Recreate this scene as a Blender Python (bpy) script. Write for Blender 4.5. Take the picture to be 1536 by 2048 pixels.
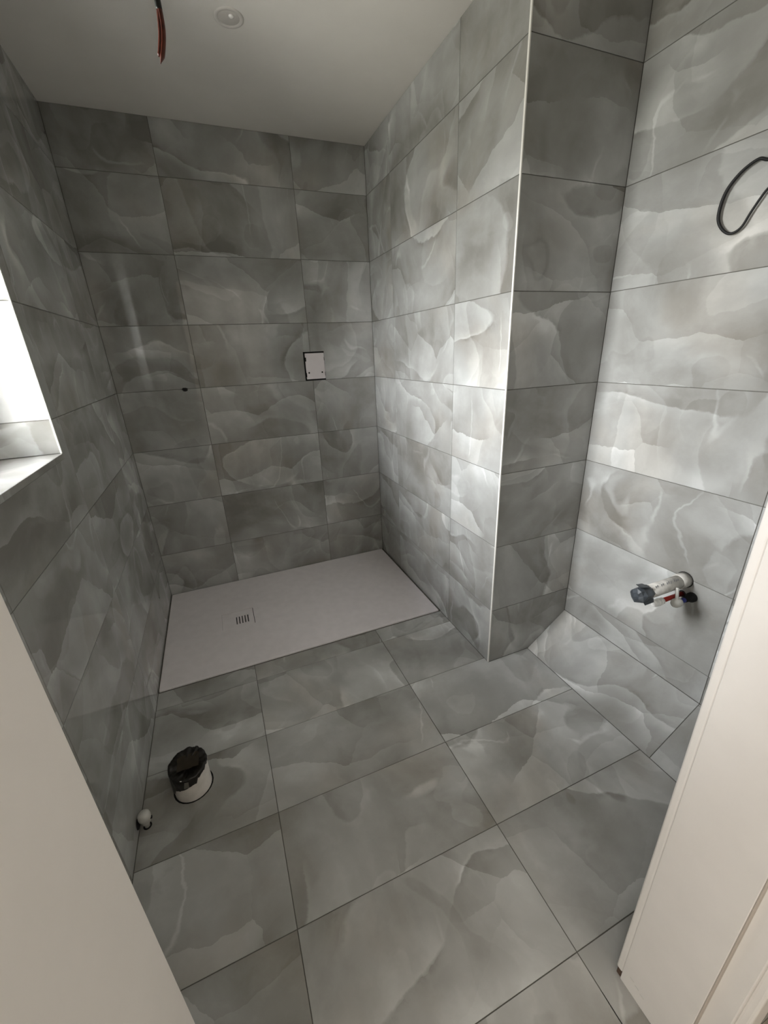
import bpy, bmesh, math, random
from mathutils import Vector, Matrix, noise

random.seed(7)
S = bpy.context.scene
for o in list(bpy.data.objects):
    bpy.data.objects.remove(o, do_unlink=True)
COL = S.collection

# ------------------------------------------------------------------ camera
F_PX = 815.36
CAM = Vector((0.43128, -2.42640, 1.31235))
RR = ((0.92399787, -0.38021313, -0.04081559),
      (-0.17517743, -0.32599042, -0.92900114),
      (0.33991294, 0.86554504, -0.36781921))       # right, down, forward
cd = bpy.data.cameras.new('camera')
cam = bpy.data.objects.new('camera', cd)
COL.objects.link(cam)
cd.sensor_fit = 'VERTICAL'
cd.sensor_height = 36.0
cd.lens = 36.0 * F_PX / 2048.0
cd.clip_start = 0.01
r_, d_, f_ = [Vector(v) for v in RR]
m = Matrix.Identity(4)
for i in range(3):
    m[i][0], m[i][1], m[i][2], m[i][3] = r_[i], -d_[i], -f_[i], CAM[i]
cam.matrix_world = m
S.camera = cam

# ------------------------------------------------------------------ world: overcast sky over darker ground
w = bpy.data.worlds.new('world')
S.world = w
w.use_nodes = True
nt = w.node_tree
nt.nodes.clear()
tc = nt.nodes.new('ShaderNodeTexCoord')
sx = nt.nodes.new('ShaderNodeSeparateXYZ')
cr = nt.nodes.new('ShaderNodeValToRGB')
cr.color_ramp.elements[0].position = 0.49
cr.color_ramp.elements[0].color = (0.20, 0.20, 0.18, 1)
cr.color_ramp.elements[1].position = 0.56
cr.color_ramp.elements[1].color = (0.975, 0.99, 1.0, 1)
zen = cr.color_ramp.elements.new(1.0)
zen.color = (0.42, 0.44, 0.47, 1)
mr = nt.nodes.new('ShaderNodeMapRange')
mr.inputs[1].default_value = -1
mr.inputs[2].default_value = 1
bg = nt.nodes.new('ShaderNodeBackground')
bg.inputs[1].default_value = 20.0
wo = nt.nodes.new('ShaderNodeOutputWorld')
nt.links.new(tc.outputs['Generated'], sx.inputs[0])
nt.links.new(sx.outputs[2], mr.inputs[0])
nt.links.new(mr.outputs[0], cr.inputs[0])
nt.links.new(cr.outputs[0], bg.inputs[0])
nt.links.new(bg.outputs[0], wo.inputs[0])

# ------------------------------------------------------------------ room numbers (metres)
W, W2, H = 1.363, 1.780, 2.278
YP = -1.245                       # pillar face
YF = -2.166                       # room side of the doorway lining
WIN_Y0, WIN_Y1 = -1.435, -0.990
WIN_Z0, WIN_Z1 = 1.073, 2.000
ROWS = [0.0] + [0.2697 + 0.3 * k for k in range(7)] + [H]


def area_light(name, loc, rot, sx_, sy_, power, color, portal=False):
    l = bpy.data.lights.new(name, 'AREA')
    l.shape = 'RECTANGLE'
    l.size, l.size_y = sx_, sy_
    l.energy = power
    l.color = color
    o = bpy.data.objects.new(name, l)
    COL.objects.link(o)
    o.location = loc
    o.rotation_euler = rot
    if portal:
        l.cycles.is_portal = True
    return o


# portal: only guides the sky light through the window opening
area_light('window_portal', (-0.235, (WIN_Y0 + WIN_Y1) / 2, (WIN_Z0 + WIN_Z1) / 2),
           (0, -math.pi / 2, 0), WIN_Z1 - WIN_Z0, WIN_Y1 - WIN_Y0, 1, (1, 1, 1), True)

vs = S.view_settings
S.display_settings.display_device = 'sRGB'
vs.view_transform = 'Standard'
vs.look = 'None'
vs.exposure = 2.15
vs.gamma = 1.0
vs.use_curve_mapping = False
HALL_POWER = 3.0


# ------------------------------------------------------------------ materials
def mat(name, color, rough=0.5, metal=0.0, spec=None, emit=None, noise_amt=0.0, noise_scale=30.0, bump=0.0, alpha=None):
    mm = bpy.data.materials.new(name)
    mm.use_nodes = True
    n = mm.node_tree
    b = n.nodes['Principled BSDF']
    b.inputs['Base Color'].default_value = (*color, 1)
    b.inputs['Roughness'].default_value = rough
    b.inputs['Metallic'].default_value = metal
    if spec is not None:
        b.inputs['Specular IOR Level'].default_value = spec
    if emit:
        b.inputs['Emission Color'].default_value = (*emit[0], 1)
        b.inputs['Emission Strength'].default_value = emit[1]
    if noise_amt or bump:
        t = n.nodes.new('ShaderNodeTexCoord')
        nz = n.nodes.new('ShaderNodeTexNoise')
        nz.inputs['Scale'].default_value = noise_scale
        nz.inputs['Detail'].default_value = 5
        n.links.new(t.outputs['Object'], nz.inputs['Vector'])
        if noise_amt:
            r = n.nodes.new('ShaderNodeMapRange')
            r.inputs[1].default_value = 0.3
            r.inputs[2].default_value = 0.7
            r.inputs[3].default_value = 1 - noise_amt
            r.inputs[4].default_value = 1 + noise_amt
            mx = n.nodes.new('ShaderNodeVectorMath')
            mx.operation = 'SCALE'
            mx.inputs[0].default_value = color
            n.links.new(nz.outputs['Fac'], r.inputs[0])
            n.links.new(r.outputs[0], mx.inputs['Scale'])
            n.links.new(mx.outputs[0], b.inputs['Base Color'])
        if bump:
            bp = n.nodes.new('ShaderNodeBump')
            bp.inputs['Strength'].default_value = bump
            bp.inputs['Distance'].default_value = 0.002
            n.links.new(nz.outputs['Fac'], bp.inputs['Height'])
            n.links.new(bp.outputs[0], b.inputs['Normal'])
    return mm


def onyx(name, rough, gain=1.0, soft=False):
    """Clouded onyx print: layered translucent sheets (sawtooth of warped noise), pale veins, brown-grey clouds."""
    mm = bpy.data.materials.new(name)
    mm.use_nodes = True
    n = mm.node_tree
    L = n.links.new
    b = n.nodes['Principled BSDF']

    def N(t, **kw):
        x = n.nodes.new(t)
        for k, v in kw.items():
            setattr(x, k, v)
        return x

    def math_(op, a, c=None, clamp=False):
        x = N('ShaderNodeMath', operation=op, use_clamp=clamp)
        for i, v in enumerate((a, c)):
            if v is None:
                continue
            if isinstance(v, (int, float)):
                x.inputs[i].default_value = v
            else:
                L(v, x.inputs[i])
        return x.outputs[0]

    def noise_(vec, scale, detail=2.0, rough_=0.5, dist=0.0):
        x = N('ShaderNodeTexNoise')
        x.inputs['Scale'].default_value = scale
        x.inputs['Detail'].default_value = detail
        x.inputs['Roughness'].default_value = rough_
        x.inputs['Distortion'].default_value = dist
        L(vec, x.inputs['Vector'])
        return x

    def rng(v, a, c, d=0.0, e=1.0, smooth=True):
        x = N('ShaderNodeMapRange')
        x.interpolation_type = 'SMOOTHSTEP' if smooth else 'LINEAR'
        x.inputs[1].default_value, x.inputs[2].default_value = a, c
        x.inputs[3].default_value, x.inputs[4].default_value = d, e
        L(v, x.inputs[0])
        return x.outputs[0]

    t = N('ShaderNodeTexCoord')
    at = N('ShaderNodeAttribute', attribute_type='OBJECT', attribute_name='seed')
    tone = N('ShaderNodeAttribute', attribute_type='OBJECT', attribute_name='tone')
    off = N('ShaderNodeVectorMath', operation='SCALE')
    off.inputs[0].default_value = (3.17, 7.31, 5.77)
    L(at.outputs['Fac'], off.inputs['Scale'])
    p0 = N('ShaderNodeVectorMath', operation='ADD')
    L(t.outputs['Object'], p0.inputs[0])
    L(off.outputs[0], p0.inputs[1])

    def shift(vec, d, sc_=(1, 1, 1)):
        x = N('ShaderNodeVectorMath', operation='MULTIPLY_ADD')
        x.inputs[1].default_value = sc_
        x.inputs[2].default_value = d
        L(vec, x.inputs[0])
        return x.outputs[0]

    # domain warp: a slow bend plus a fine ragged one
    def warp(vec, src, scale, detail, amt):
        wz = noise_(src, scale, detail, 0.55)
        x = N('ShaderNodeVectorMath', operation='MULTIPLY_ADD')
        x.inputs[1].default_value = (amt, amt, 0.0)
        L(wz.outputs['Color'], x.inputs[0])
        L(vec, x.inputs[2])
        return x.outputs[0]
    pa = warp(p0.outputs[0], p0.outputs[0], 1.6, 1, 0.30)
    pb = warp(pa, p0.outputs[0], 7.0, 5, 0.060)

    pb = warp(pb, p0.outputs[0], 30.0, 5, 0.014)

    # translucent sheets: each climbs softly to a crisp, ragged rim
    def sheet(vec, scale, count, power, fade_at):
        nn_ = noise_(vec, scale, 0.6, 0.4)
        a_ = math_('FRACT', math_('MULTIPLY', nn_.outputs['Fac'], count))
        s_ = math_('MULTIPLY', math_('POWER', a_, power), rng(a_, 0.965, 1.0, 1.0, 0.0))
        mk = rng(noise_(shift(vec, fade_at), 2.4, 1).outputs['Fac'], 0.40, 0.58)
        return a_, math_('MULTIPLY', s_, mk), mk
    a1, s1, m1 = sheet(shift(pb, (0, 0, 0), (1.0, 1.5, 1)), 1.9, 4.0, 2.0, (5.1, 2.3, 7.7))
    a2, s2, m2 = sheet(shift(pb, (11.3, 4.7, 2.9), (1.7, 0.9, 1)), 2.1, 3.5, 2.6, (1.9, 8.8, 3.1))
    a3, s3, m3 = sheet(shift(pb, (21.9, 14.1, 6.3), (1.2, 1.2, 1)), 4.2, 3.0, 3.0, (9.9, 1.8, 5.1))
    # angular shards: straight-sided facets, each shaded across
    vo = N('ShaderNodeTexVoronoi')
    vo.voronoi_dimensions = '2D'
    vo.inputs['Scale'].default_value = 3.6
    vin = shift(pb, (2.0, 6.0, 0.0), (1.0, 1.45, 1))
    L(vin, vo.inputs['Vector'])
    dv = N('ShaderNodeVectorMath', operation='SUBTRACT')
    L(vin, dv.inputs[0])
    L(vo.outputs['Position'], dv.inputs[1])
    ds = N('ShaderNodeSeparateXYZ')
    L(dv.outputs[0], ds.inputs[0])
    cs = N('ShaderNodeSeparateColor')
    L(vo.outputs['Color'], cs.inputs[0])
    sh = math_('ADD', math_('MULTIPLY', cs.outputs[0], 0.62), math_('MULTIPLY', ds.outputs[1], 2.4))
    sh = math_('ADD', sh, math_('MULTIPLY', ds.outputs[0], 1.1))
    sh = math_('MULTIPLY', sh, rng(noise_(shift(p0.outputs[0], (6.1, 2.8, 4.4)), 2.6, 1).outputs['Fac'], 0.42, 0.56))
    cl = noise_(shift(pa, (7.7, 1.2, 9.1), (1.0, 1.3, 1)), 2.3, 3, 0.5)
    cl2 = noise_(pb, 11.0, 5, 0.62)
    cl3 = noise_(p0.outputs[0], 60.0, 3, 0.6)
    p2o = shift(pb, (31.3, 4.7, 12.9))
    # milky veins: thin broken streaks
    vn = noise_(shift(pb, (41.0, 3.0, 1.0), (1.5, 0.75, 1)), 2.6, 1.0, 0.5)
    vd = math_('ABSOLUTE', math_('SUBTRACT', vn.outputs['Fac'], 0.5))
    v1 = math_('MULTIPLY', rng(vd, 0.001, 0.013, 1.0, 0.0), rng(noise_(p2o, 4.0, 3).outputs['Fac'], 0.52, 0.64))
    v2 = math_('MULTIPLY', math_('MULTIPLY', rng(a1, 0.90, 0.965), rng(a1, 0.97, 0.99, 1.0, 0.0)), rng(noise_(p2o, 6.0, 2).outputs['Fac'], 0.54, 0.66))
    dk = math_('MULTIPLY', math_('MULTIPLY', rng(a1, 0.0, 0.16, 1.0, 0.0), m1), rng(cl2.outputs['Fac'], 0.46, 0.62))
    tot = math_('ADD', math_('MULTIPLY', s1, 0.34), math_('MULTIPLY', s2, 0.20))
    tot = math_('ADD', tot, math_('MULTIPLY', sh, 0.36))
    tot = math_('ADD', tot, math_('MULTIPLY', s3, 0.12))
    tot = math_('ADD', tot, math_('MULTIPLY', rng(cl.outputs['Fac'], 0.33, 0.67), 0.34))
    tot = math_('ADD', tot, math_('MULTIPLY', rng(cl2.outputs['Fac'], 0.38, 0.70), 0.11))
    tot = math_('ADD', tot, math_('MULTIPLY', cl3.outputs['Fac'], 0.03))
    tot = math_('ADD', tot, math_('MULTIPLY', v1, 0.26))
    tot = math_('ADD', tot, math_('MULTIPLY', v2, 0.14))
    st = noise_(shift(pb, (3.0, 9.0, 2.0), (11.0, 1.6, 1)), 1.0, 2, 0.5)
    tot = math_('ADD', tot, math_('MULTIPLY', rng(st.outputs['Fac'], 0.30, 0.70), 0.10))
    tot = math_('SUBTRACT', tot, 0.05)
    tot = math_('SUBTRACT', tot, math_('MULTIPLY', dk, 0.20))
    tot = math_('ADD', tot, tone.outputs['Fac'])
    ramp = N('ShaderNodeValToRGB')
    e = ramp.color_ramp.elements
    g = gain
    e[0].position = 0.0
    e[0].color = (0.245 * g, 0.236 * g, 0.214 * g, 1)
    e[1].position = 1.0
    e[1].color = (0.80 * g, 0.81 * g, 0.795 * g, 1)
    for pos, c in ((0.25, (0.355, 0.352, 0.332)), (0.50, (0.455, 0.457, 0.440)), (0.75, (0.585, 0.592, 0.575))):
        x = e.new(pos)
        x.color = (c[0] * g, c[1] * g, c[2] * g, 1)
    L(tot, ramp.inputs[0])
    # warm stain in the darker clouds
    mx = N('ShaderNodeMix', data_type='RGBA', blend_type='MULTIPLY')
    L(rng(noise_(p2o, 3.0, 3).outputs['Fac'], 0.50, 0.72), mx.inputs[0])
    L(ramp.outputs[0], mx.inputs[6])
    mx.inputs[7].default_value = (1.0, 0.965, 0.93, 1)
    L(mx.outputs[2], b.inputs['Base Color'])
    b.inputs['Roughness'].default_value = rough
    b.inputs['Specular IOR Level'].default_value = 0.5
    return mm


M = {
    'wall_tile': onyx('wall_onyx_tile', 0.045, 0.86),
    'floor_tile': onyx('floor_onyx_tile', 0.18, 1.02),
    'grout': mat('grout', (0.115, 0.11, 0.095), 0.9, noise_amt=0.15, noise_scale=60),
    'ceiling': mat('ceiling_paint', (0.78, 0.75, 0.70), 0.85, noise_amt=0.02, noise_scale=8),
    'hall_paint': mat('hall_paint', (0.62, 0.58, 0.52), 0.8, noise_amt=0.02, noise_scale=6),
    'hall_floor': mat('hall_carpet', (0.30, 0.26, 0.21), 0.95, noise_amt=0.3, noise_scale=120, bump=0.6),
    'gloss_white': mat('painted_timber', (0.83, 0.80, 0.765), 0.38, noise_amt=0.02, noise_scale=14),
    'trim': mat('trim_metal', (0.80, 0.78, 0.73), 0.3),
    'tray': mat('tray_resin', (0.87, 0.825, 0.835), 0.55, noise_amt=0.03, noise_scale=25, bump=0.12),
    'tray_lid': mat('tray_lid', (0.58, 0.54, 0.53), 0.45, noise_amt=0.05, noise_scale=40),
    'black': mat('black_void', (0.003, 0.003, 0.003), 0.9),
    'rubber': mat('black_rubber', (0.005, 0.005, 0.005), 0.6),
    'upvc': mat('white_upvc', (0.78, 0.74, 0.69), 0.4, noise_amt=0.08, noise_scale=35),
    'pipe_grey': mat('dusty_white_pipe', (0.55, 0.53, 0.49), 0.5, noise_amt=0.22, noise_scale=50),
    'print': mat('pipe_print', (0.16, 0.16, 0.17), 0.6),
    'bag': mat('black_bag', (0.010, 0.008, 0.006), 0.4, noise_amt=0.6, noise_scale=25, bump=0.5),
    'bag_tape': mat('brown_tape', (0.03, 0.022, 0.013), 0.35, noise_amt=0.4, noise_scale=30),
    'tape_mark': mat('grey_tape', (0.16, 0.15, 0.13), 0.4),
    'duct': mat('duct_tape', (0.055, 0.064, 0.074), 0.38, noise_amt=0.25, noise_scale=60),
    'red': mat('red_pipe', (0.35, 0.02, 0.012), 0.35, noise_amt=0.1),
    'blue': mat('blue_pipe', (0.012, 0.018, 0.16), 0.35, noise_amt=0.1),
    'cap_white': mat('cap_white', (0.86, 0.86, 0.83), 0.35, noise_amt=0.03),
    'cap_grey': mat('cap_grey', (0.60, 0.59, 0.55), 0.4, noise_amt=0.05),
    'cable_black': mat('cable_black', (0.003, 0.003, 0.003), 0.6),
    'cable_green': mat('cable_sleeve', (0.006, 0.007, 0.005), 0.45),
    'cable_brown': mat('cable_brown', (0.075, 0.013, 0.005), 0.4, noise_amt=0.5, noise_scale=90),
    'box_white': mat('box_white', (0.82, 0.77, 0.78), 0.4, noise_amt=0.02),
    'light_ring': mat('light_bezel', (0.64, 0.61, 0.57), 0.5, noise_amt=0.04),
    'light_lens': mat('light_lens', (0.62, 0.59, 0.55), 0.25, noise_amt=0.08, noise_scale=18, bump=0.4),
    'bulb': mat('bulb_white', (0.90, 0.88, 0.84), 0.2),
    'step_shade': mat('step_shade_paint', (0.50, 0.45, 0.395), 0.8),
    'frame': mat('window_upvc', (0.85, 0.85, 0.84), 0.3),
    'fleck': mat('fleck_brown', (0.10, 0.06, 0.04), 0.6),
}
g = bpy.data.materials.new('window_glass')
g.use_nodes = True
n = g.node_tree
n.nodes.clear()
tr = n.nodes.new('ShaderNodeBsdfTransparent')
gl = n.nodes.new('ShaderNodeBsdfGlossy')
gl.inputs['Roughness'].default_value = 0.0
fr = n.nodes.new('ShaderNodeFresnel')
fr.inputs[0].default_value = 1.45
ms = n.nodes.new('ShaderNodeMixShader')
mo = n.nodes.new('ShaderNodeOutputMaterial')
n.links.new(fr.outputs[0], ms.inputs[0])
n.links.new(tr.outputs[0], ms.inputs[1])
n.links.new(gl.outputs[0], ms.inputs[2])
n.links.new(ms.outputs[0], mo.inputs[0])
M['glass'] = g


# ------------------------------------------------------------------ mesh helpers
def link(name, me, parent=None, material=None):
    o = bpy.data.objects.new(name, me)
    COL.objects.link(o)
    if material is not None and len(me.materials) == 0:
        me.materials.append(material)
    if parent is not None:
        o.parent = parent
    return o


def obj(name, bm, material, parent=None, smooth=False, loc=None):
    bmesh.ops.recalc_face_normals(bm, faces=bm.faces)
    me = bpy.data.meshes.new(name)
    if smooth:
        for f in bm.faces:
            f.smooth = True
    bm.to_mesh(me)
    bm.free()
    o = link(name, me, parent, material)
    if loc is not None:
        o.location = loc
    return o


def add_box(bm, x0, x1, y0, y1, z0, z1, bevel=0.0, seg=1):
    vs_ = [bm.verts.new((x, y, z)) for x in (x0, x1) for y in (y0, y1) for z in (z0, z1)]
    fs = []
    for q in ((0, 1, 3, 2), (4, 6, 7, 5), (0, 4, 5, 1), (2, 3, 7, 6), (0, 2, 6, 4), (1, 5, 7, 3)):
        fs.append(bm.faces.new([vs_[i] for i in q]))
    if bevel:
        es = list({e for f in fs for e in f.edges})
        bmesh.ops.bevel(bm, geom=es, offset=bevel, segments=seg, affect='EDGES', profile=0.5)


def box(name, b, material, parent=None, bevel=0.0, seg=1):
    bm = bmesh.new()
    add_box(bm, *b, bevel=bevel, seg=seg)
    return obj(name, bm, material, parent)


def structure(o, label=None):
    o['kind'] = 'structure'
    if label:
        o['label'] = label
    return o


def thing(name, label, cat, loc, group=None):
    o = bpy.data.objects.new(name, None)
    o.empty_display_size = 0.05
    COL.objects.link(o)
    o.location = loc
    o['label'] = label
    o['category'] = cat
    if group:
        o['group'] = group
    return o


def lathe(bm, prof, axis='Z', c=(0, 0, 0), seg=32, wob=None):
    """prof: list of (radius, height) along the axis from c."""
    rings = []
    for r, h in prof:
        ring = []
        if r <= 1e-6:
            pts = [(0, 0)]
        else:
            pts = [(r * math.cos(2 * math.pi * i / seg), r * math.sin(2 * math.pi * i / seg)) for i in range(seg)]
        for a, b_ in pts:
            if axis == 'Z':
                v = (a, b_, h)
            elif axis == 'X':
                v = (h, a, b_)
            else:
                v = (a, h, b_)
            v = Vector(v)
            if wob:
                v += noise.noise_vector(v * wob[1]) * wob[0]
            ring.append(bm.verts.new(v + Vector(c)))
        rings.append(ring)
    for a, b_ in zip(rings, rings[1:]):
        if len(a) == 1 and len(b_) == 1:
            continue
        if len(a) == 1:
            for i in range(seg):
                bm.faces.new((a[0], b_[i], b_[(i + 1) % seg]))
        elif len(b_) == 1:
            for i in range(seg):
                bm.faces.new((a[i], a[(i + 1) % seg], b_[0]))
        else:
            for i in range(seg):
                bm.faces.new((a[i], a[(i + 1) % seg], b_[(i + 1) % seg], b_[i]))


def catmull(pts, n=8):
    P = [Vector(p) for p in pts]
    P = [P[0] * 2 - P[1]] + P + [P[-1] * 2 - P[-2]]
    out = []
    for i in range(1, len(P) - 2):
        for k in range(n):
            t = k / n
            a, b_, c, d = P[i - 1:i + 3]
            out.append(0.5 * ((2 * b_) + (c - a) * t + (2 * a - 5 * b_ + 4 * c - d) * t * t + (3 * b_ - a - 3 * c + d) * t ** 3))
    out.append(P[-2].copy())
    return out


def tube(bm, pts, radii, seg=12, flat=1.0, flat_dir=None):
    rings = []
    up = Vector((0, 0, 1))
    prev = None
    for i, p in enumerate(pts):
        t = (pts[min(i + 1, len(pts) - 1)] - pts[max(i - 1, 0)]).normalized()
        if flat_dir is not None:
            s = Vector(flat_dir)
        else:
            s = prev if prev is not None else (t.orthogonal())
        s = (s - t * s.dot(t)).normalized()
        prev = s
        u = t.cross(s)
        r = radii[i] if isinstance(radii, (list, tuple)) else radii
        rings.append([bm.verts.new(p + s * (r * math.cos(a) * flat) + u * (r * math.sin(a)))
                      for a in [2 * math.pi * k / seg for k in range(seg)]])
    for a, b_ in zip(rings, rings[1:]):
        for i in range(seg):
            bm.faces.new((a[i], a[(i + 1) % seg], b_[(i + 1) % seg], b_[i]))
    bm.faces.new(rings[0])
    bm.faces.new(rings[-1])


def cut(o, cutters):
    """subtract boxes / cylinders (given as bmesh in world space) from o, then forget the cutters"""
    bpy.context.view_layer.update()
    tmp = []
    for bmc in cutters:
        bmesh.ops.recalc_face_normals(bmc, faces=bmc.faces)
        me = bpy.data.meshes.new('cutter')
        bmc.to_mesh(me)
        bmc.free()
        c = bpy.data.objects.new('cutter', me)
        COL.objects.link(c)
        md = o.modifiers.new('b', 'BOOLEAN')
        md.operation = 'DIFFERENCE'
        md.solver = 'EXACT'
        md.object = c
        tmp.append(c)
    dg = bpy.context.evaluated_depsgraph_get()
    me = bpy.data.meshes.new_from_object(o.evaluated_get(dg))
    o.modifiers.clear()
    o.data = me
    for c in tmp:
        cm = c.data
        bpy.data.objects.remove(c, do_unlink=True)
        bpy.data.meshes.remove(cm)


def cbox(*b):
    bm = bmesh.new()
    add_box(bm, *b)
    return bm


def ccyl(c, r, axis='X', half=0.05, seg=24):
    bm = bmesh.new()
    lathe(bm, [(0, -half), (r, -half), (r, half), (0, half)], axis, c, seg)
    return bm


# ------------------------------------------------------------------ tiles
GAP, TT, BV = 0.0020, 0.0016, 0.0006
_tile_cache = {}
_seed = [0]
TUNE = {}
TONE = {'F02': .1, 'F12': .16, 'F22': .22, 'F32': .16, 'F42': 0.0, 'F52': -.16, 'F11': .04, 'F21': .04, 'F41': .05, 'F31': -.06, 'F40': -.16, 'F30': -.12, 'F20': -.08, 'F10': -.02, 'F50': -.08,  # print tone per tile; floor and pillar values also paint in light falloff
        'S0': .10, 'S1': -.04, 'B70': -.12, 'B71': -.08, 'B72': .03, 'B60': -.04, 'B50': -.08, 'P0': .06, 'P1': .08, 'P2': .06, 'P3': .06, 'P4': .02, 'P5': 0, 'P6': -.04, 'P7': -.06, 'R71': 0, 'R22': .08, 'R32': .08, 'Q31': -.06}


def tile_mesh(w_, h_, material, closed):
    key = (round(w_, 4), round(h_, 4), material.name, closed)
    if key in _tile_cache:
        return _tile_cache[key]
    g_ = GAP / 2
    x0, y0, x1, y1 = g_, g_, w_ - g_, h_ - g_
    vv, ff = [], []
    for z, i in ((0, 0), (TT - BV, 0), (TT, BV)):
        vv += [(x0 + i, y0 + i, z), (x1 - i, y0 + i, z), (x1 - i, y1 - i, z), (x0 + i, y1 - i, z)]
    for L_ in (0, 4):
        for k in range(4):
            a, b_ = L_ + k, L_ + (k + 1) % 4
            ff.append((a, b_, b_ + 4, a + 4))
    ff.append((8, 9, 10, 11))
    ff.append((3, 2, 1, 0))
    me = bpy.data.meshes.new('tile')
    me.from_pydata(vv, [], ff)
    me.update()
    me.materials.append(material)
    _tile_cache[key] = me
    return me


def tile(parent, o3, u, v, w_, h_, material=None, cuts=None, tag_=None):
    """one tile; its face lies in the plane through o3 spanned by u, v (front side u x v)."""
    material = material or M['wall_tile']
    u, v = Vector(u), Vector(v)
    nn = u.cross(v)
    me = tile_mesh(w_, h_, material, True)
    t = link('tile', me)
    mw = Matrix.Identity(4)
    oo = Vector(o3) - nn * TT
    for i in range(3):
        mw[i][0], mw[i][1], mw[i][2], mw[i][3] = u[i], v[i], nn[i], oo[i]
    t.matrix_world = mw
    _seed[0] += 1
    rs = random.Random(_seed[0] * 13 + 5)
    t['seed'] = float(rs.uniform(0, 40))
    t['tone'] = float(rs.uniform(-0.07, 0.07))
    if tag_ and tag_ in TUNE:
        t['seed'] = TUNE[tag_][0]
        t['tone'] = TUNE[tag_][1]
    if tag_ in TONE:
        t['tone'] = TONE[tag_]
    if cuts:
        bpy.context.view_layer.update()
        cut(t, [c() for c in cuts])
    t.parent = parent
    return t


# ------------------------------------------------------------------ structure shells
SB = TT                                     # how far the wall body sits behind the tile face
wall_back = structure(box('wall_back', (-0.30, W2 + 0.3, SB, 0.25, -0.1, H + 0.1), M['grout']))
wall_left = box('wall_left', (-0.30, -SB, -2.34, SB, -0.1, H + 0.1), M['grout'])
cut(wall_left, [cbox(-0.5, 0.1, WIN_Y0 - SB, WIN_Y1 + SB, WIN_Z0 - SB, WIN_Z1 + SB)])
structure(wall_left)
# the chase (pillar) that narrows the shower, in the right-hand wall
wall_pillar = structure(box('wall_pillar', (W + SB, W2 + 0.30, YP + SB, SB, -0.1, H + 0.1), M['grout']))
wall_right = structure(box('wall_right', (W2 + SB, W2 + 0.30, -2.34, YP + SB, -0.1, H + 0.1), M['grout']))
floor = structure(box('floor', (-0.30, W2 + 0.3, -2.34, 0.25, -0.12, -SB), M['grout']))
ceiling = structure(box('ceiling', (-0.30, W2 + 0.3, -2.34, 0.25, H, H + 0.12), M['ceiling']))

Z3 = (0, 0, 1)
# ---- back wall
VX = [0.0, 0.3825, 0.9825, W]
BOXR = (0.9405, 1.060, 1.1695, 1.3235)         # opening for the shower valve
for i in range(8):
    z0, z1 = ROWS[i], ROWS[i + 1]
    for j in range(3):
        cuts = None
        if i == 4 and j in (1, 2):
            cuts = [lambda: cbox(BOXR[0], BOXR[1], -0.05, 0.05, BOXR[2], BOXR[3])]
        tile(wall_back, (VX[j], 0, z0), (1, 0, 0), Z3, VX[j + 1] - VX[j], z1 - z0, cuts=cuts, tag_='B%d%d' % (i, j))
# ---- right wall of the shower (side of the pillar); u runs towards the camera? front side must face -x
RY = [0.0, -0.308, -0.900, YP]
for i in range(8):
    z0, z1 = ROWS[i], ROWS[i + 1]
    for j in range(3):
        tile(wall_pillar, (W, RY[j], z0), (0, -1, 0), Z3, RY[j] - RY[j + 1], z1 - z0, tag_='R%d%d' % (i, j))
    # front of the pillar (faces the camera)
    tile(wall_pillar, (W, YP, z0), (1, 0, 0), Z3, W2 - W, z1 - z0, tag_='P%d' % i)
# ---- right wall beyond the pillar
SY, SZ = 1.580, 0.152
WASTE, HOT, COLD = (-1.705, 0.563), (-1.708, 0.510), (-1.740, 0.515)
QY = [YP, -1.847, YF + 0.001]
rz = [SZ] + ROWS[1:]
for i in range(8):
    z0, z1 = rz[i], rz[i + 1]
    for j in range(2):
        cuts = None
        if j == 0 and i == 1:
            cuts = [lambda: ccyl((W2, *WASTE), 0.0265), lambda: ccyl((W2, *HOT), 0.012), lambda: ccyl((W2, *COLD), 0.0165)]
        elif j == 0 and i == 2:
            cuts = [lambda: ccyl((W2, *WASTE), 0.0265)]
        tile(wall_right, (W2, QY[j], z0), (0, -1, 0), Z3, QY[j] - QY[j + 1], z1 - z0, cuts=cuts, tag_='Q%d%d' % (i, j))
# ---- sloping boxing at the foot of the right wall
bm = bmesh.new()
a = [bm.verts.new(v) for v in ((SY + 0.002, YP, -SB), (W2, YP, -SB), (W2, YP, SZ - 0.002))]
b = [bm.verts.new(v) for v in ((SY + 0.002, YF, -SB), (W2, YF, -SB), (W2, YF, SZ - 0.002))]
bm.faces.new(a)
bm.faces.new(b)
for i in range(3):
    bm.faces.new((a[i], a[(i + 1) % 3], b[(i + 1) % 3], b[i]))
boxing = structure(obj('wall_boxing', bm, M['grout']))
sv = Vector((W2 - SY, 0, SZ))
sl = sv.length
sv.normalize()
for j in range(2):
    tile(boxing, (SY, QY[j] if j else YP - 0.0, 0), (0, -1, 0), sv, (YP if j == 0 else QY[1]) - QY[j + 1], sl, tag_='S%d' % j)
# ---- left wall
LY = [0.0, -0.33, -0.93, -1.53, YF]
wc = lambda: cbox(-0.05, 0.05, WIN_Y0, WIN_Y1, WIN_Z0 - 0.017, WIN_Z1)
for i in range(8):
    z0, z1 = ROWS[i], ROWS[i + 1]
    for j in range(4):
        y0, y1 = LY[j + 1], LY[j]
        cuts = None
        if j == 2 and z1 > WIN_Z0 - 0.02 and z0 < WIN_Z1:
            cuts = [wc]
        tile(wall_left, (0, y0, z0), (0, 1, 0), Z3, y1 - y0, z1 - z0, cuts=cuts, tag_='L%d%d' % (i, j))
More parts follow.
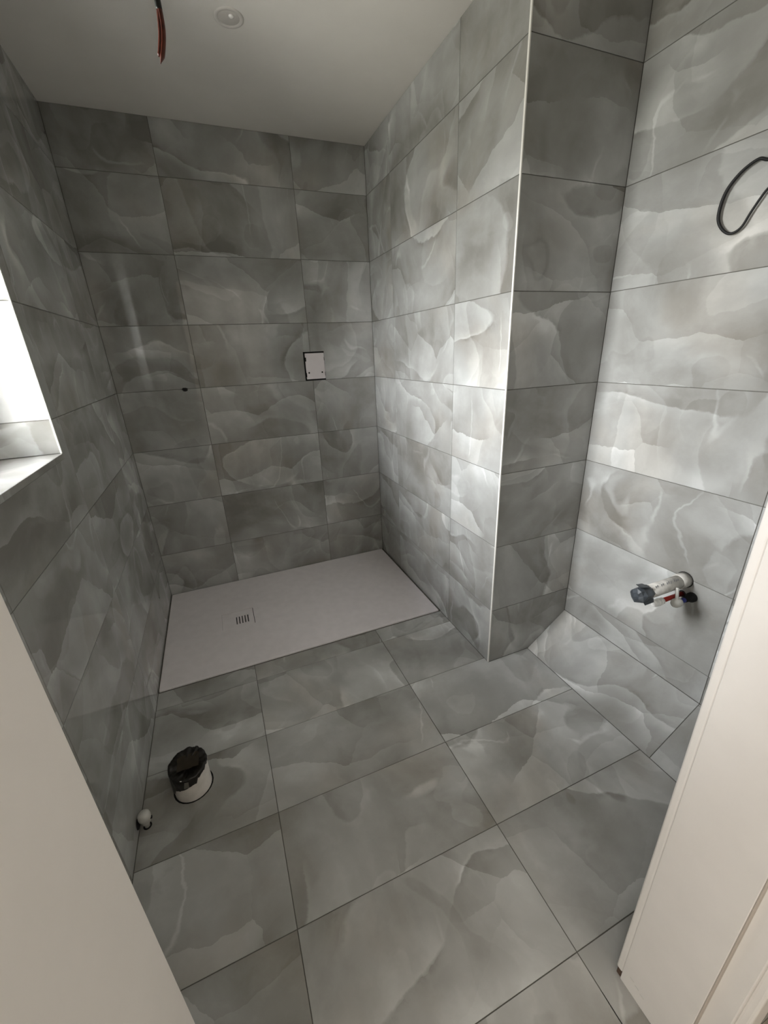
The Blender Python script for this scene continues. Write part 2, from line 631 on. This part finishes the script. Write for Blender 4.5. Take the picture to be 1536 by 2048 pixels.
# ---- window reveals (far jamb, near jamb, head) and sill
RD = 0.17
rzs = [WIN_Z0, 1.1697, 1.4697, 1.7697, WIN_Z1]
for i in range(4):
    z0, z1 = rzs[i], rzs[i + 1]
    tile(wall_left, (-RD, WIN_Y1, z0), (1, 0, 0), Z3, RD, z1 - z0)
    tile(wall_left, (0, WIN_Y0, z0), (-1, 0, 0), Z3, RD, z1 - z0)
tile(wall_left, (0, WIN_Y0, WIN_Z1), (0, 1, 0), (-1, 0, 0), WIN_Y1 - WIN_Y0, RD).name = 'tile'
tile(wall_left, (-RD, WIN_Y0, WIN_Z0), (1, 0, 0), (0, 1, 0), RD, WIN_Y1 - WIN_Y0)
# sill nosing and jamb edging
structure(box('trim_1', (-0.004, 0.002, WIN_Y0, WIN_Y1, WIN_Z0 - 0.016, WIN_Z0 + 0.0005), M['wall_tile'], bevel=0.0008))
bm = bmesh.new()
add_box(bm, -0.003, 0.0012, WIN_Y1 - 0.004, WIN_Y1 + 0.0005, WIN_Z0 + 0.001, WIN_Z1, bevel=0.0006)
add_box(bm, -0.003, 0.0012, WIN_Y0 - 0.0005, WIN_Y0 + 0.004, WIN_Z0 + 0.001, WIN_Z1, bevel=0.0006)
structure(obj('trim_2', bm, M['trim']))
# bright edging down the outer corner of the pillar
bm = bmesh.new()
add_box(bm, W - 0.0012, W + 0.003, YP - 0.0012, YP + 0.006, 0.001, H - 0.001, bevel=0.0008, seg=2)
structure(obj('trim_3', bm, M['trim']))

# ---- window
window = box('window_1', (-0.235, -RD, WIN_Y0 - SB, WIN_Y1 + SB, WIN_Z0 - SB, WIN_Z1 + SB), M['frame'], bevel=0.003)
cut(window, [cbox(-0.4, 0.1, WIN_Y0 + 0.05, WIN_Y1 - 0.05, WIN_Z0 + 0.05, WIN_Z1 - 0.05)])
structure(window)
box('pane', (-0.206, -0.200, WIN_Y0 + 0.045, WIN_Y1 - 0.045, WIN_Z0 + 0.045, WIN_Z1 - 0.045), M['glass'], window)

# ---- floor
FX = [0.0, 0.3955, 0.987, SY]
FY = [-0.818, -0.9165, -1.2155, -1.514, -1.8125, -2.111, -2.40]
SOIL = (0.150, -1.312)
for i in range(6):
    y1, y0 = FY[i], FY[i + 1]
    for j in range(3):
        x0, x1 = FX[j], FX[j + 1]
        cuts = None
        if j == 2 and i == 0:
            x1 = W
        if j == 2 and i == 1:
            # only the strip in front of the pillar reaches the boxing
            x1 = W
        if j == 2 and i == 2:
            cuts = [lambda: cbox(W - 0.0005, 3, YP - 0.001, 0, -1, 1)]
        if i == 5:
            y0 = -2.34
        if j == 0 and i in (2, ):
            cuts = [lambda: ccyl((*SOIL, 0), 0.0615, 'Z')]
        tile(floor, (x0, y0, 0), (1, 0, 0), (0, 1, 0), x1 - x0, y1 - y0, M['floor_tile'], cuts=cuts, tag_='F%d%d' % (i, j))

# ------------------------------------------------------------------ doorway wall and lining
DX0, DX1, DZ = 0.305, 1.040, 1.981
LT = 0.030
wall_front = box('wall_front', (-0.30, W2 + 0.3, -2.335, YF - 0.012, -0.1, H + 0.1), M['hall_paint'])
cut(wall_front, [cbox(DX0 - LT, DX1 + LT, -3, 0, -0.0016, DZ + LT)])
structure(wall_front)
# tiles on the room side of that wall are behind the camera's view; a plain tiled skin closes it
box('tile_skin', (0.0, DX0 - LT, YF - 0.012, YF - 0.003, 0, H), M['wall_tile'], wall_front)
box('tile_skin', (DX1 + LT, W2, YF - 0.012, YF - 0.003, 0, H), M['wall_tile'], wall_front)
box('tile_skin', (DX0 - LT, DX1 + LT, YF - 0.012, YF - 0.003, DZ + LT, H), M['wall_tile'], wall_front)
door = bpy.data.objects.new('door_1', None)
COL.objects.link(door)
door.location = (0.6725, -2.25, 0)
door['kind'] = 'structure'
door['label'] = 'white painted doorway lining with stop bead'


def dchild(name, bm, material):
    o = obj(name, bm, material, smooth=False)
    o.parent = door
    o.matrix_parent_inverse = Matrix.Translation(door.location).inverted()
    return o


for s, xa in ((-1, DX0), (1, DX1)):
    # rebated lining, full wall thickness
    bm = bmesh.new()
    xo = xa + s * LT
    xr = xa + s * 0.012
    add_box(bm, min(xr, xo), max(xr, xo), -2.337, YF - 0.0005, 0.0, DZ + LT, bevel=0.002, seg=2)
    dchild('lining', bm, M['gloss_white'])
    bm = bmesh.new()
    add_box(bm, min(xa, xr), max(xa, xr), -2.302, YF - (0.014 if s > 0 else 0.0), 0.0, DZ, bevel=0.0012, seg=2)
    dchild('stop_bead', bm, M['gloss_white'])
    if s > 0:
        bm = bmesh.new()
        xb = xa + s * 0.0008
        add_box(bm, min(xb, xr), max(xb, xr), YF - 0.0142, YF, 0.022, DZ, bevel=0.0035, seg=3)
        dchild('edge_bead', bm, M['gloss_white'])
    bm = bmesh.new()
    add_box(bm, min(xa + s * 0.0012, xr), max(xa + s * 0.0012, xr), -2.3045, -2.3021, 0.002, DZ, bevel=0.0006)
    dchild('step_shade_strip', bm, M['step_shade'])  # strip coloured as the shade on the stop bead's hall-facing step
    # architrave on the hall side
    bm = bmesh.new()
    x1_, x2_ = xa + s * 0.020, xa + s * 0.085
    add_box(bm, min(x1_, x2_), max(x1_, x2_), -2.352, -2.3355, 0.0, DZ + 0.08, bevel=0.005, seg=3)
    dchild('architrave', bm, M['gloss_white'])
bm = bmesh.new()
add_box(bm, DX0 - 0.012, DX1 + 0.012, -2.337, YF, DZ + 0.012, DZ + LT)
add_box(bm, DX0 - 0.0, DX1 + 0.0, -2.302, YF, DZ, DZ + 0.012)
dchild('head_lining', bm, M['gloss_white'])
# dark brown fleck under the edge bead, with scratches, at the right-hand lining's foot
bm = bmesh.new()
add_box(bm, DX1 + 0.002, DX1 + 0.010, YF - 0.013, YF - 0.003, 0.0005, 0.022, bevel=0.001)
dchild('foot_fleck', bm, M['fleck'])
bm = bmesh.new()
for k in range(3):
    add_box(bm, DX1 - 0.0003, DX1 + 0.001, -2.196 - 0.012 * k - 0.009, -2.196 - 0.012 * k, 0.046 - 0.004 * k, 0.0475 - 0.004 * k)
dchild('scratch', bm, M['cap_grey'])

# ------------------------------------------------------------------ hall behind the camera (closes the scene)
HX0, HX1, HY = -0.6, 2.1, -3.75
structure(box('floor_hall', (HX0, HX1, HY, -2.34, -0.12, -0.004), M['hall_floor']))
structure(box('ceiling_hall', (HX0, HX1, HY, -2.335, H + 0.05, H + 0.15), M['ceiling']))
structure(box('wall_hall_back', (HX0, HX1, HY - 0.1, HY, -0.1, H + 0.1), M['hall_paint']))
structure(box('wall_hall_left', (HX0 - 0.1, HX0, HY, -2.335, -0.1, H + 0.1), M['hall_paint']))
structure(box('wall_hall_right', (HX1, HX1 + 0.1, HY, -2.335, -0.1, H + 0.1), M['hall_paint']))
structure(box('wall_hall_front', (HX0, -0.29, -2.36, -2.335, -0.1, H + 0.1), M['hall_paint']))
area_light('hall_top_fill', (0.95, -3.2, 2.2), (0, 0, 0), 0.5, 0.5, HALL_POWER * 0.5, (1.0, 0.94, 0.85))  # added overhead fill, out of view, lifting pillar face and back wall
# added fill at the hall's left, out of view; brightens right lining and floor
area_light('hall_side_fill', (-0.54, -3.0, 1.45), (0, -math.pi / 2, 0), 1.6, 0.9, HALL_POWER * 1.5, (1.0, 0.965, 0.91))

# ------------------------------------------------------------------ shower tray
tray = thing('shower_tray', 'low white rectangular shower tray filling the far end of the room', 'shower tray', (0.6815, -0.409, 0))


def put(o, parent):
    """parent o while keeping its world-space mesh where it was built"""
    o.parent = parent
    o.matrix_parent_inverse = Matrix.Translation(parent.location).inverted()
    return o


TZ = 0.010
DR = (0.272, 0.432, -0.500, -0.352)
bm = bmesh.new()
add_box(bm, 0.004, W - 0.010, -0.8165, -0.004, -0.001, TZ, bevel=0.003, seg=3)
basin = obj('basin', bm, M['tray'])
cut(basin, [cbox(DR[0] - 0.0012, DR[1] + 0.002, DR[2] - 0.0014, DR[3] + 0.0014, TZ - 0.007, TZ + 0.1)])
put(basin, tray)
bm = bmesh.new()
add_box(bm, DR[0], DR[1] - 0.001, DR[2], DR[3], TZ - 0.0069, TZ - 0.0009, bevel=0.0006)
cover = obj('drain_cover', bm, M['tray'])
slots = []
for k in range(5):
    x = 0.341 + 0.0145 * k
    slots.append(cbox(x, x + 0.0055, -0.474, -0.404, TZ - 0.0035, TZ + 0.05))
cut(cover, slots)
put(cover, tray)
for k in range(5):
    x = 0.341 + 0.0145 * k
    s = box('slot', (x + 0.0002, x + 0.0053, -0.4738, -0.4042, TZ - 0.0035, TZ - 0.0028), M['rubber'])
    s.parent = cover
    s.matrix_parent_inverse = Matrix.Translation(tray.location).inverted() @ Matrix.Identity(4)
    s.matrix_parent_inverse = Matrix.Identity(4)
put(box('cover_gap', (DR[1] - 0.0008, DR[1] + 0.0018, DR[2], DR[3], TZ - 0.0069, TZ - 0.002), M['rubber']), tray)
bm = bmesh.new()
add_box(bm, 0.0, 0.0045, -0.818, 0, 0.0002, 0.006)
add_box(bm, W - 0.0105, W, -0.818, 0, 0.0002, 0.006)
add_box(bm, 0.0, W, -0.0045, 0.0, 0.0002, 0.006)
add_box(bm, 0.0, W, -0.8195, -0.8163, -0.001, 0.002)
put(obj('edge_seal', bm, M['grout']), tray)

# ------------------------------------------------------------------ shower valve box on the back wall
vb = thing('valve_box', 'white rectangular shower valve cover set in a black-edged hole on back wall', 'valve box', (1.0, 0, 1.245))
bm = bmesh.new()
add_box(bm, BOXR[0] + 0.0003, BOXR[1] - 0.0003, 0.0006, 0.0015, BOXR[2] + 0.0003, BOXR[3] - 0.0003)
put(obj('housing', bm, M['black']), vb)
bm = bmesh.new()
add_box(bm, 0.9485, 1.0575, -0.006, 0.0008, 1.1775, 1.3155, bevel=0.0015, seg=2)
plate = obj('cover_plate', bm, M['box_white'])
cut(plate, [ccyl((0.964, -0.006, 1.212), 0.0048, 'Y', 0.004), ccyl((1.040, -0.006, 1.212), 0.0048, 'Y', 0.004),
            cbox(0.94, 0.9545, -0.02, 0.02, 1.273, 1.294), cbox(0.940, 0.9515, -0.02, 0.02, 1.190, 1.212),
            cbox(1.0555, 1.07, -0.02, 0.02, 1.275, 1.293), cbox(1.0555, 1.07, -0.02, 0.02, 1.192, 1.212)])
put(plate, vb)
for x in (0.964, 1.040):
    bm = bmesh.new()
    lathe(bm, [(0, -0.0045), (0.0046, -0.0045), (0.0046, -0.002)], 'Y', (x, 0, 1.212), 12)
    put(obj('screw', bm, M['black']), vb)

# ------------------------------------------------------------------ capped black outlet on the back wall
ou = thing('shower_outlet', 'small black capped pipe stub in back wall tile joint, left of the valve cover', 'pipe stub', (0.308, 0, 1.167))
bm = bmesh.new()
ol = [(-0.0145, 0.002), (-0.009, 0.009), (0.004, 0.0085), (0.0135, 0.005), (0.011, -0.007), (0.0, -0.010), (-0.008, -0.008)]
a = [bm.verts.new((0.308 + x, -0.0001, 1.167 + z)) for x, z in ol]
b = [bm.verts.new((0.308 + x * 0.86, -0.006, 1.167 + z * 0.86)) for x, z in ol]
bm.faces.new(a)
bm.faces.new(b)
for i in range(len(ol)):
    j = (i + 1) % len(ol)
    bm.faces.new((a[i], a[j], b[j], b[i]))
put(obj('plug', bm, M['rubber']), ou)
bm = bmesh.new()
lathe(bm, [(0, -0.0085), (0.003, -0.0085), (0.0035, -0.006)], 'Y', (0.308, 0, 1.167), 10)
put(obj('plug_centre', bm, M['black']), ou)

# ------------------------------------------------------------------ soil pipe in the floor
sp = thing('soil_pipe', 'thick white waste pipe rising from the floor, mouth wrapped in torn black bag', 'pipe', (*SOIL, 0))
bm = bmesh.new()
lathe(bm, [(0.0535, -0.0012), (0.056, -0.0012), (0.056, 0.095), (0.0535, 0.095), (0.0535, -0.0012)], 'Z', (0, 0, 0), 48)
obj('pipe_wall', bm, M['upvc'], sp, smooth=False)
bm = bmesh.new()
lathe(bm, [(0.0560, -0.0009), (0.0613, -0.0009)], 'Z', (0, 0, 0), 48)
obj('floor_gap', bm, M['black'], sp)


def skirt_h(deg):
    tab = [(-180, .030), (-165, .022), (-150, .024), (-135, .050), (-120, .053), (-105, .058), (-90, .063), (-72, .068),
           (-66, .066), (-62, .080), (-45, .086), (-30, .090), (-10, .094), (0, .092), (20, .085), (60, .070), (110, .050), (150, .035), (180, .030)]
    for (a0, h0), (a1, h1) in zip(tab, tab[1:]):
        if a0 <= deg <= a1:
            return h0 + (h1 - h0) * (deg - a0) / (a1 - a0)
    return 0.03


bm = bmesh.new()
SEG = 96
rings = []
for lev in range(14):
    ring = []
    for k in range(SEG):
        deg = -180 + 360 * k / SEG
        t = math.radians(deg)
        ct, st = math.cos(t), math.sin(t)
        jag = 0.004 * (noise.noise(Vector((ct * 9, st * 9, 3))) + 0.6 * noise.noise(Vector((ct * 27, st * 27, 8))))
        top = 0.101 + 0.006 * noise.noise(Vector((ct * 2.5, st * 2.5, 1))) + (0.007 if 55 < deg < 66 else 0) + 0.005 * math.sin(t)
        if lev < 6:                              # skirt
            f = lev / 5
            h = (skirt_h(deg) + jag) * (1 - f) + (top - 0.004) * f
            rr = 0.0582 + 0.0022 * noise.noise(Vector((ct * 7, st * 7, h * 40)))
        else:
            f = (lev - 6) / 7
            h = top - 0.010 * f + 0.012 * f * (1 - f) * noise.noise(Vector((ct * 3, st * 3, f * 5)))
            rr = (0.0575 * (1 - f * 0.96)) + 0.001 * noise.noise(Vector((ct * 5, st * 5, f * 4)))
            h += 0.0035 * noise.noise(Vector((ct * rr * 130, st * rr * 130, 2)))
        ring.append(bm.verts.new((ct * rr, st * rr, h)))
    rings.append(ring)
for a, b in zip(rings, rings[1:]):
    for k in range(SEG):
        bm.faces.new((a[k], a[(k + 1) % SEG], b[(k + 1) % SEG], b[k]))
bm.faces.new(rings[-1])
obj('black_wrap', bm, M['bag'], sp, smooth=True)['label'] = 'torn black plastic over the pipe mouth'
bm = bmesh.new()
vv = []
for k in range(9):
    for j in range(5):
        x = -0.030 + 0.065 * k / 8
        y = -0.022 + 0.056 * j / 4
        z = 0.1015 + 0.004 * noise.noise(Vector((x * 60, y * 60, 4))) + 0.0025
        vv.append(bm.verts.new((x + 0.008 * noise.noise(Vector((0, y * 90, 1))), y, z)))
for k in range(8):
    for j in range(4):
        a = k * 5 + j
        bm.faces.new((vv[a], vv[a + 1], vv[a + 6], vv[a + 5]))
obj('brown_tape', bm, M['bag_tape'], sp, smooth=True)
# little grey tag on the front of the wrap
t = math.radians(-92)
bm = bmesh.new()
rr = 0.0618
q = []
for dt, h in ((-7, 0.068), (7, 0.069), (9, 0.091), (-2, 0.092)):
    tt = math.radians(-96 + dt)
    q.append(bm.verts.new((rr * math.cos(tt), rr * math.sin(tt), h)))
bm.faces.new(q)
ex = bmesh.ops.extrude_face_region(bm, geom=list(bm.faces))
for e_ in ex['geom']:
    if isinstance(e_, bmesh.types.BMVert):
        e_.co.y += 0.0015
obj('tape_tag', bm, M['tape_mark'], sp)

# ------------------------------------------------------------------ little capped supply pipe beside it, at the foot of the left wall
cv = thing('capped_pipe', 'tiny white capped pipe end at the foot of the dark left wall', 'pipe', (0.022, -1.392, 0))
bm = bmesh.new()
lathe(bm, [(0, 0), (0.0075, 0), (0.0075, 0.03), (0, 0.03)], 'Z', (0, 0, 0), 16)
obj('pipe_end', bm, M['pipe_grey'], cv, smooth=True)
bm = bmesh.new()
lathe(bm, [(0.0, 0.016), (0.0105, 0.016), (0.0125, 0.019), (0.0125, 0.030), (0.0165, 0.034), (0.0175, 0.042), (0.0165, 0.052), (0.012, 0.058), (0, 0.0595)], 'Z', (0, 0, 0), 24)
obj('stop_end', bm, M['cap_grey'], cv, smooth=True)
bm = bmesh.new()
lathe(bm, [(0, 0.0), (0.012, 0.0), (0.012, 0.0008), (0, 0.0008)], 'Z', (0, 0, 0), 16)
obj('dark_collar', bm, M['rubber'], cv)
bm = bmesh.new()
lathe(bm, [(0, -0.0215), (0.016, -0.0215), (0.014, -0.0195), (0, -0.0195)], 'X', (0, 0, 0.022), 14)
obj('wall_hole', bm, M['black'], cv)
bm = bmesh.new()
lathe(bm, [(0, 0.004), (0.0045, 0.004), (0.0045, 0.014), (0, 0.014)], 'X', (0.003, 0.004, 0.026), 12)
obj('side_port', bm, M['rubber'], cv)

# ------------------------------------------------------------------ basin pipes on the right wall
wp = thing('waste_pipe', 'dusty white plastic basin waste pipe with a grey taped end, on right wall', 'pipe', (W2, *WASTE))
bm = bmesh.new()
lathe(bm, [(0.0185, 0.0), (0.0215, 0.0), (0.0215, -0.185), (0.0185, -0.185)], 'X', (0, 0, 0), 32)
obj('pipe_length', bm, M['pipe_grey'], wp, smooth=True)
bm = bmesh.new()
lathe(bm, [(0.0216, 0.0005), (0.0248, 0.0005), (0.0252, -0.020), (0.0246, -0.034), (0.0216, -0.036)], 'X', (0, 0, 0), 32)
obj('socket', bm, M['pipe_grey'], wp, smooth=True)
bm = bmesh.new()
lathe(bm, [(0.0249, 0.0013), (0.0266, 0.0013)], 'X', (0, 0, 0), 32)
lathe(bm, [(0.0266, 0.0013), (0.0266, -0.0002), (0.0275, -0.0002)], 'X', (0, 0, 0), 32)
obj('wall_gap', bm, M['black'], wp)
bm = bmesh.new()
for k in range(13):
    if k in (3, 7, 10):
        continue
    for s in range(2):
        x = -0.052 - 0.0085 * k - 0.003 * s
        ang = math.radians(112 + 3 * math.sin(k * 2.1) + 9 * s)
        # axis X lathe convention: (h, a, b) with a = y, b = z
        cy, cz = 0.0217 * math.cos(ang), 0.0217 * math.sin(ang)
        add_box(bm, x - 0.0028, x, cy - 0.0014, cy + 0.0012, cz - 0.0012, cz + 0.0008)
obj('printed_text', bm, M['print'], wp)['kind'] = 'stuff'
bm = bmesh.new()
SEG = 9
rings = []
for x, r in ((-0.172, 0.0228), (-0.182, 0.0262), (-0.196, 0.0268), (-0.212, 0.0272), (-0.224, 0.0235), (-0.230, 0.012)):
    ring = []
    for k in range(SEG):
        a_ = 2 * math.pi * k / SEG
        sq = 1 + 0.13 * math.cos(4 * a_ + x * 60) + 0.10 * noise.noise(Vector((math.cos(a_) * 2, math.sin(a_) * 2, x * 50)))
        ring.append(bm.verts.new((x + 0.004 * noise.noise(Vector((k * .7, x * 30, 1))), r * sq * math.cos(a_), r * sq * math.sin(a_))))
    rings.append(ring)
for a, b in zip(rings, rings[1:]):
    for k in range(SEG):
        bm.faces.new((a[k], a[(k + 1) % SEG], b[(k + 1) % SEG], b[k]))
bm.faces.new(rings[0])
bm.faces.new(rings[-1])
obj('tape_wrap', bm, M['duct'], wp)['label'] = 'crumpled grey tape over the pipe mouth'
bm = bmesh.new()
# loose flap of tape standing off the top
q = [bm.verts.new(v) for v in ((-0.184, -0.012, 0.026), (-0.190, 0.014, 0.027), (-0.222, 0.012, 0.034), (-0.226, -0.006, 0.033))]
f = bm.faces.new(q)
ex = bmesh.ops.extrude_face_region(bm, geom=[f])
for e_ in ex['geom']:
    if isinstance(e_, bmesh.types.BMVert):
        e_.co.z += 0.0012
obj('tape_flap', bm, M['duct'], wp)
bm = bmesh.new()
q = [bm.verts.new(v) for v in ((-0.176, -0.022, -0.010), (-0.186, -0.031, -0.016), (-0.220, -0.028, -0.020), (-0.222, -0.020, -0.010))]
f = bm.faces.new(q)
ex = bmesh.ops.extrude_face_region(bm, geom=[f])
for e_ in ex['geom']:
    if isinstance(e_, bmesh.types.BMVert):
        e_.co.z += 0.0012
obj('tape_flap', bm, M['duct'], wp)

hp = thing('hot_pipe', 'thin red supply pipe with ribbed white end cap, just under the waste pipe', 'pipe', (W2, *HOT))
bm = bmesh.new()
lathe(bm, [(0, 0.0), (0.0075, 0.0), (0.0075, -0.106), (0, -0.106)], 'X', (0, 0, 0), 20)
obj('pipe_length', bm, M['red'], hp, smooth=True)
bm = bmesh.new()
lathe(bm, [(0, -0.098), (0.0115, -0.098), (0.0120, -0.106), (0.0098, -0.108), (0.0098, -0.111), (0.0128, -0.113), (0.0128, -0.120),
           (0.0102, -0.122), (0.0102, -0.125), (0.0122, -0.127), (0.0118, -0.136), (0.0085, -0.139), (0, -0.139)], 'X', (0, 0, 0), 24)
obj('stop_end', bm, M['cap_white'], hp, smooth=False)
bm = bmesh.new()
lathe(bm, [(0.0076, 0.0013), (0.0122, 0.0013)], 'X', (0, 0, 0), 20)
obj('wall_gap', bm, M['black'], hp)

cp = thing('cold_pipe', 'thin blue supply pipe with a beige capped elbow, beside the white waste pipe', 'pipe', (W2, *COLD))
bm = bmesh.new()
lathe(bm, [(0, 0.0), (0.0080, 0.0), (0.0080, -0.070), (0, -0.070)], 'X', (0, 0, 0), 20)
obj('pipe_length', bm, M['blue'], cp, smooth=True)
bm = bmesh.new()
lathe(bm, [(0, 0.0012), (0.0163, 0.0012), (0.0160, -0.010), (0.0100, -0.022), (0.0088, -0.040), (0, -0.040)], 'X', (0, 0, 0), 24)
obj('rubber_grommet', bm, M['black'], cp, smooth=True)
bm = bmesh.new()
lathe(bm, [(0, -0.060), (0.0085, -0.060), (0.0135, -0.064), (0.0155, -0.072), (0.0150, -0.082), (0.0120, -0.089), (0, -0.091)], 'X', (0, 0, 0), 24)
obj('stop_end', bm, M['cap_grey'], cp, smooth=True)
bm = bmesh.new()
pts = catmull([(-0.078, 0.000, 0.010), (-0.078, 0.004, 0.030), (-0.074, 0.010, 0.050)], 5)
tube(bm, pts, 0.0052, 12)
obj('valve_stem', bm, M['cap_grey'], cp, smooth=True)

# ------------------------------------------------------------------ black cable loop high on the right wall
XL = W2 - 0.009
cl_pts = [(W2 - 0.001, -1.755, 1.695), (XL, -1.720, 1.702), (XL, -1.685, 1.700), (XL, -1.651, 1.703), (XL, -1.628, 1.711), (XL, -1.594, 1.695), (XL, -1.568, 1.661),
          (XL, -1.562, 1.613), (XL, -1.575, 1.582), (XL, -1.601, 1.562), (XL, -1.625, 1.570), (XL, -1.640, 1.599), (XL, -1.655, 1.626),
          (XL, -1.667, 1.642), (XL, -1.700, 1.668), (W2 - 0.001, -1.735, 1.685)]
pts = catmull(cl_pts, 8)
lc = thing('cable_loop', 'black electric cable hanging in a loop high on the right wall', 'cable', (W2, -1.745, 1.685))
rad = []
for i in range(len(pts)):
    f = i / (len(pts) - 1)
    rad.append(0.0029 + 0.0013 * math.exp(-((f - 0.42) / 0.16) ** 2) + 0.0022 * math.exp(-((f - 0.10) / 0.10) ** 2))
bm = bmesh.new()
tube(bm, pts, rad, 12)
put(obj('cable_sheath', bm, M['cable_black'], smooth=True), lc)

# ------------------------------------------------------------------ cable hanging from the ceiling
hc = thing('hanging_cable', 'stripped cable hanging from the ceiling, black sheath and red-brown torn end', 'cable', (0.45, -1.40, H))
pts = catmull([(0.430, -1.40, H + 0.001), (0.452, -1.40, 2.10), (0.461, -1.40, 1.95), (0.463, -1.40, 1.885), (0.4635, -1.40, 1.868)], 8)
bm = bmesh.new()
tube(bm, pts, [0.0052] * len(pts), 12, 1.0)
put(obj('outer_sheath', bm, M['cable_green'], smooth=True), hc)
for dx, dy, zend, r, mm_ in ((0.0022, 0.0, 1.796, 0.0040, 'cable_brown'), (-0.0028, 0.001, 1.806, 0.0030, 'cable_brown')):
    pts = catmull([(0.4635 + dx * 0.3, -1.40 + dy, 1.875), (0.4630 + dx * 0.8, -1.40 + dy, 1.856), (0.4608 + dx, -1.40 + dy, 1.836), (0.4545 + dx, -1.40 + dy, 1.812), (0.4490 + dx * 0.4, -1.40 + dy, zend)], 7)
    bm = bmesh.new()
    nP = len(pts)
    tube(bm, pts, [r * (1 if i < nP - 5 else max(0.12, (nP - 1 - i) / 5)) for i in range(nP)], 10)
    put(obj('core', bm, M[mm_], smooth=True), hc)

# ------------------------------------------------------------------ downlight in the ceiling
dl = thing('downlight', 'round pale unlit downlight set flush in the ceiling', 'ceiling light', (0.681, -0.674, H))
bm = bmesh.new()
lathe(bm, [(0.044, 0.0), (0.0435, -0.0022), (0.040, -0.0035), (0.034, -0.0030), (0.031, 0.0)], 'Z', (0, 0, 0), 40)
obj('bezel', bm, M['light_ring'], dl, smooth=True)
bm = bmesh.new()
lathe(bm, [(0.034, -0.0008), (0.026, -0.0018), (0.012, -0.0026), (0.0, -0.0028)], 'Z', (0, 0, 0), 40)
obj('lens', bm, M['light_lens'], dl, smooth=True)
bm = bmesh.new()
lathe(bm, [(0.0085, -0.0018), (0.0075, -0.0048), (0.004, -0.0066), (0.0, -0.0070)], 'Z', (0.006, -0.012, 0), 20)
obj('bulb', bm, M['bulb'], dl, smooth=True)
